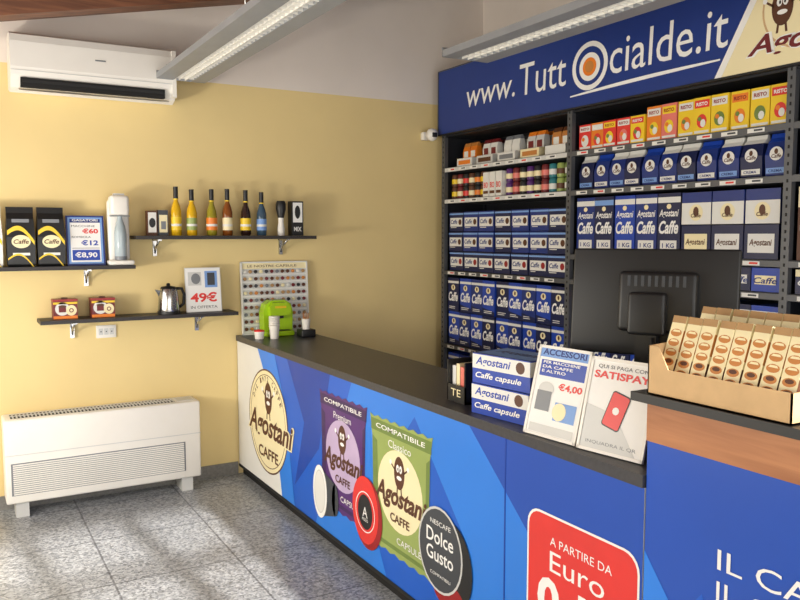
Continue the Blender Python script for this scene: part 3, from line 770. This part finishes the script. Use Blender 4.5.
for k in range(3):
    for r in range(2):
        x = .805+k*.187
        MM = M @ T(x, r*.168, -random.uniform(0, .01))
        b.box((0, 0, -.22), (.18, .163, 0), BOXBD if r == 0 else BOXB, MM)
        if r: b.rect(0, .0, .18, .11, OFFW, .001, MM); b.ell(.09, .06, .042, .042, CREAM, .002, MM, 18); b.ell(.09, .065, .017, .025, BROWN, .003, MM, 12); b.text('Caffe', .06, .035, .06, .02, BROWN, .0035, MM, .2, .02)
        else: b.rect(.02, .03, .16, .12, CREAM if k == 0 else OFFW, .001, MM); b.text('Agostani', .028, .055, .12, .04, BROWN, .002, MM, .2, .02)
b.build()
M = FX(P0, ups[1]-.03, LV[3]+.001)
b = MB('small_capsule_box_row')
for k in range(9): prodbox(b, M, .012+k*.152, 0, .146, .112, .2, (BOXB, BOXBD, BOXB2)[k % 3], None, OFFW if k % 2 else CREAM, 'Caffe', BOXB)
b.build()
b = MB('coffee_package_stack')
for lvl, rows in ((LV[2], 2), (LV[1], 1)):
    M = FX(P0, ups[1]-.03, lvl+.001)
    for r in range(rows):
        for k in range(9):
            MM = M @ T(.012+k*.152, r*.25, -random.uniform(0, .012))
            b.box((0, 0, -.24), (.146, .245, 0), (BOXB2, BOXB, BOXBD)[(k+r) % 3], MM); b.text('Caffe', .012, .07, .12, .07, PAPER, .002, MM, .25, .03); b.rect(0, .2, .146, .22, OFFW if k % 3 else RED, .001, MM); b.ell(.073, .17, .022, .018, CREAM, .002, MM, 10); fine(b, MM, .02, .12, .03, 2)
b.build()
b = MB('assorted_coffee_box_row')
for lvl, hh in ((LV[6], .18), (LV[5], .19), (LV[4], .33), (LV[2], .45), (LV[3], .11), (LV[1], .3)):
    M = FX(P0, ups[2]-.03, lvl+.001)
    for k in range(8):
        body = (GREEND, BOXBD, TEAL, BROWN, BOXB)[(k+int(hh*100)) % 5]
        prodbox(b, M, .012+k*.168, 0, .16, hh, .2, body, OFFW if k % 2 else CREAM, None, 'Caffe', PAPER)
b.build()

b = MB('security_camera'); M = T(3.20, 5.08, 2.40)
b.rbox((-.03, .05, -.03), (.03, .10, .03), WHITE, .008, 2, M); b.tube([(0, .06, 0), (0, .0, .02)], .012, WHITE, M)
MM = M @ T(0, -.02, 0)
b.lathe([(.01, -.045), (.03, -.035), (.042, -.01), (.042, .02), (.03, .04), (.01, .048)], WHITE, MM); b.rbox((-.02, -.045, -.02), (.02, -.03, .015), BLACK, .005, 2, MM)
b.build()

# ------------------------------------------------------------------ fluorescent lamps
def lamp(x0, x1, g0, g1, y0, y1, z):
    b = MB('fluorescent_ceiling_lamp')
    def bar(pts):
        n = len(pts); vs = [(p[0], y0, p[1]) for p in pts]+[(p[0], y1, p[1]) for p in pts]
        b.add(vs, [list(range(n)), [n+k for k in range(n)][::-1]]+[((k+1) % n, k, n+k, n+(k+1) % n) for k in range(n)], LAMPG)
    bar([(x0, z), (g0, z), (g0, z+.012), (x0, z+.012)]); bar([(g1, z), (x1, z), (x1, z+.012), (g1, z+.012)])
    bar([(g0-.01, z+.012), (g0, z+.012), (g0, z+.06), (g0-.01, z+.06)]); bar([(g1, z+.012), (g1+.01, z+.012), (g1+.01, z+.06), (g1, z+.06)])
    bar([(g0-.01, z+.06), (g1+.01, z+.06), (g1+.01, z+.068), (g0-.01, z+.068)])
    bar([(x0, z+.012), (x0+.008, z+.012), (x0+.008, z+.035), (x0, z+.035)]); bar([(x1-.008, z+.012), (x1, z+.012), (x1, z+.035), (x1-.008, z+.035)])
    b.box((x0, y1-.004, z), (x1, y1+.004, z+.05), LAMPG); b.box((x0, y0-.004, z), (x1, y0+.004, z+.05), LAMPG)
    xx = (g0+g1)/2
    b.tube([(xx, y0+.03, z+.04), (xx, y1-.03, z+.04)], .013, TUBE)
    n = int((y1-y0)/.055)
    for k in range(n):
        y = y0+.02+k*(y1-y0-.04)/n
        b.box((g0, y, z+.001), (g1, y+.004, z+.028), WHITE)
    for f in (.33, .67): b.box((g0+(g1-g0)*f-.002, y0, z+.0015), (g0+(g1-g0)*f+.002, y1, z+.027), WHITE)
    b.box((g0, y0, z+.05), (g1, y1, z+.056), WHITE)
    for y in (y0+.4, y1-1.2):
        b.tube([(xx, y, z+.06), (xx, y, cz(xx))], .004, STEEL)
    b.build()
lamp(1.15, 1.45, 1.25, 1.36, 1.9, 4.96, 2.60)
lamp(2.34, 2.64, 2.43, 2.54, .9, 3.60, 2.60)

# ------------------------------------------------------------------ lights
def area(name, loc, rot, sx, sy, e, col):
    l = D.lights.new(name, 'AREA'); l.shape = 'RECTANGLE'; l.size = sx; l.size_y = sy; l.energy = e; l.color = col
    o = D.objects.new(name, l); o.location = loc; o.rotation_euler = rot; scene.collection.objects.link(o)
area('window_daylight_side', (XL-.02, 3.3, 1.55), (0, -math.pi/2, 0), 1.5, 2.9, 62, (1, .95, .87))
area('added_side_light', (XL-.02, 3.5, 1.15), (0, -math.pi/2-.25, .35), .25, .35, 34, (1, .93, .82))  # small lamp added by the side window for harder shadows on the wall
area('window_daylight_front', (.9, YF+.02, 1.35), (math.pi/2, 0, 0), 4.0, 2.2, 98, (1, .985, .96))
sl = D.lights.new('sun', 'SUN'); sl.energy = 9; sl.angle = math.radians(1.2); sl.color = (1, .95, .88)
so = D.objects.new('sun', sl); scene.collection.objects.link(so)
so.rotation_euler = Vector((-.12, 1, -.42)).to_track_quat('-Z', 'Y').to_euler()
w = D.worlds.new('world'); scene.world = w; w.use_nodes = True
nt = w.node_tree; bg = nt.nodes['Background']
sk = nt.nodes.new('ShaderNodeTexSky'); sk.sky_type = 'HOSEK_WILKIE'; sk.turbidity = 4
sk.sun_direction = (.12, -.9, .4)
nt.links.new(sk.outputs['Color'], bg.inputs['Color']); bg.inputs['Strength'].default_value = .8

# ------------------------------------------------------------------ camera
cam = D.cameras.new('camera'); co = D.objects.new('camera', cam); scene.collection.objects.link(co)
cam.sensor_width = 36; cam.lens = 36*784/800; cam.clip_start = .05
co.location = (0, 0, 1.65)
co.rotation_euler = (math.radians(90-4.74), 0, math.radians(-30))
scene.camera = co
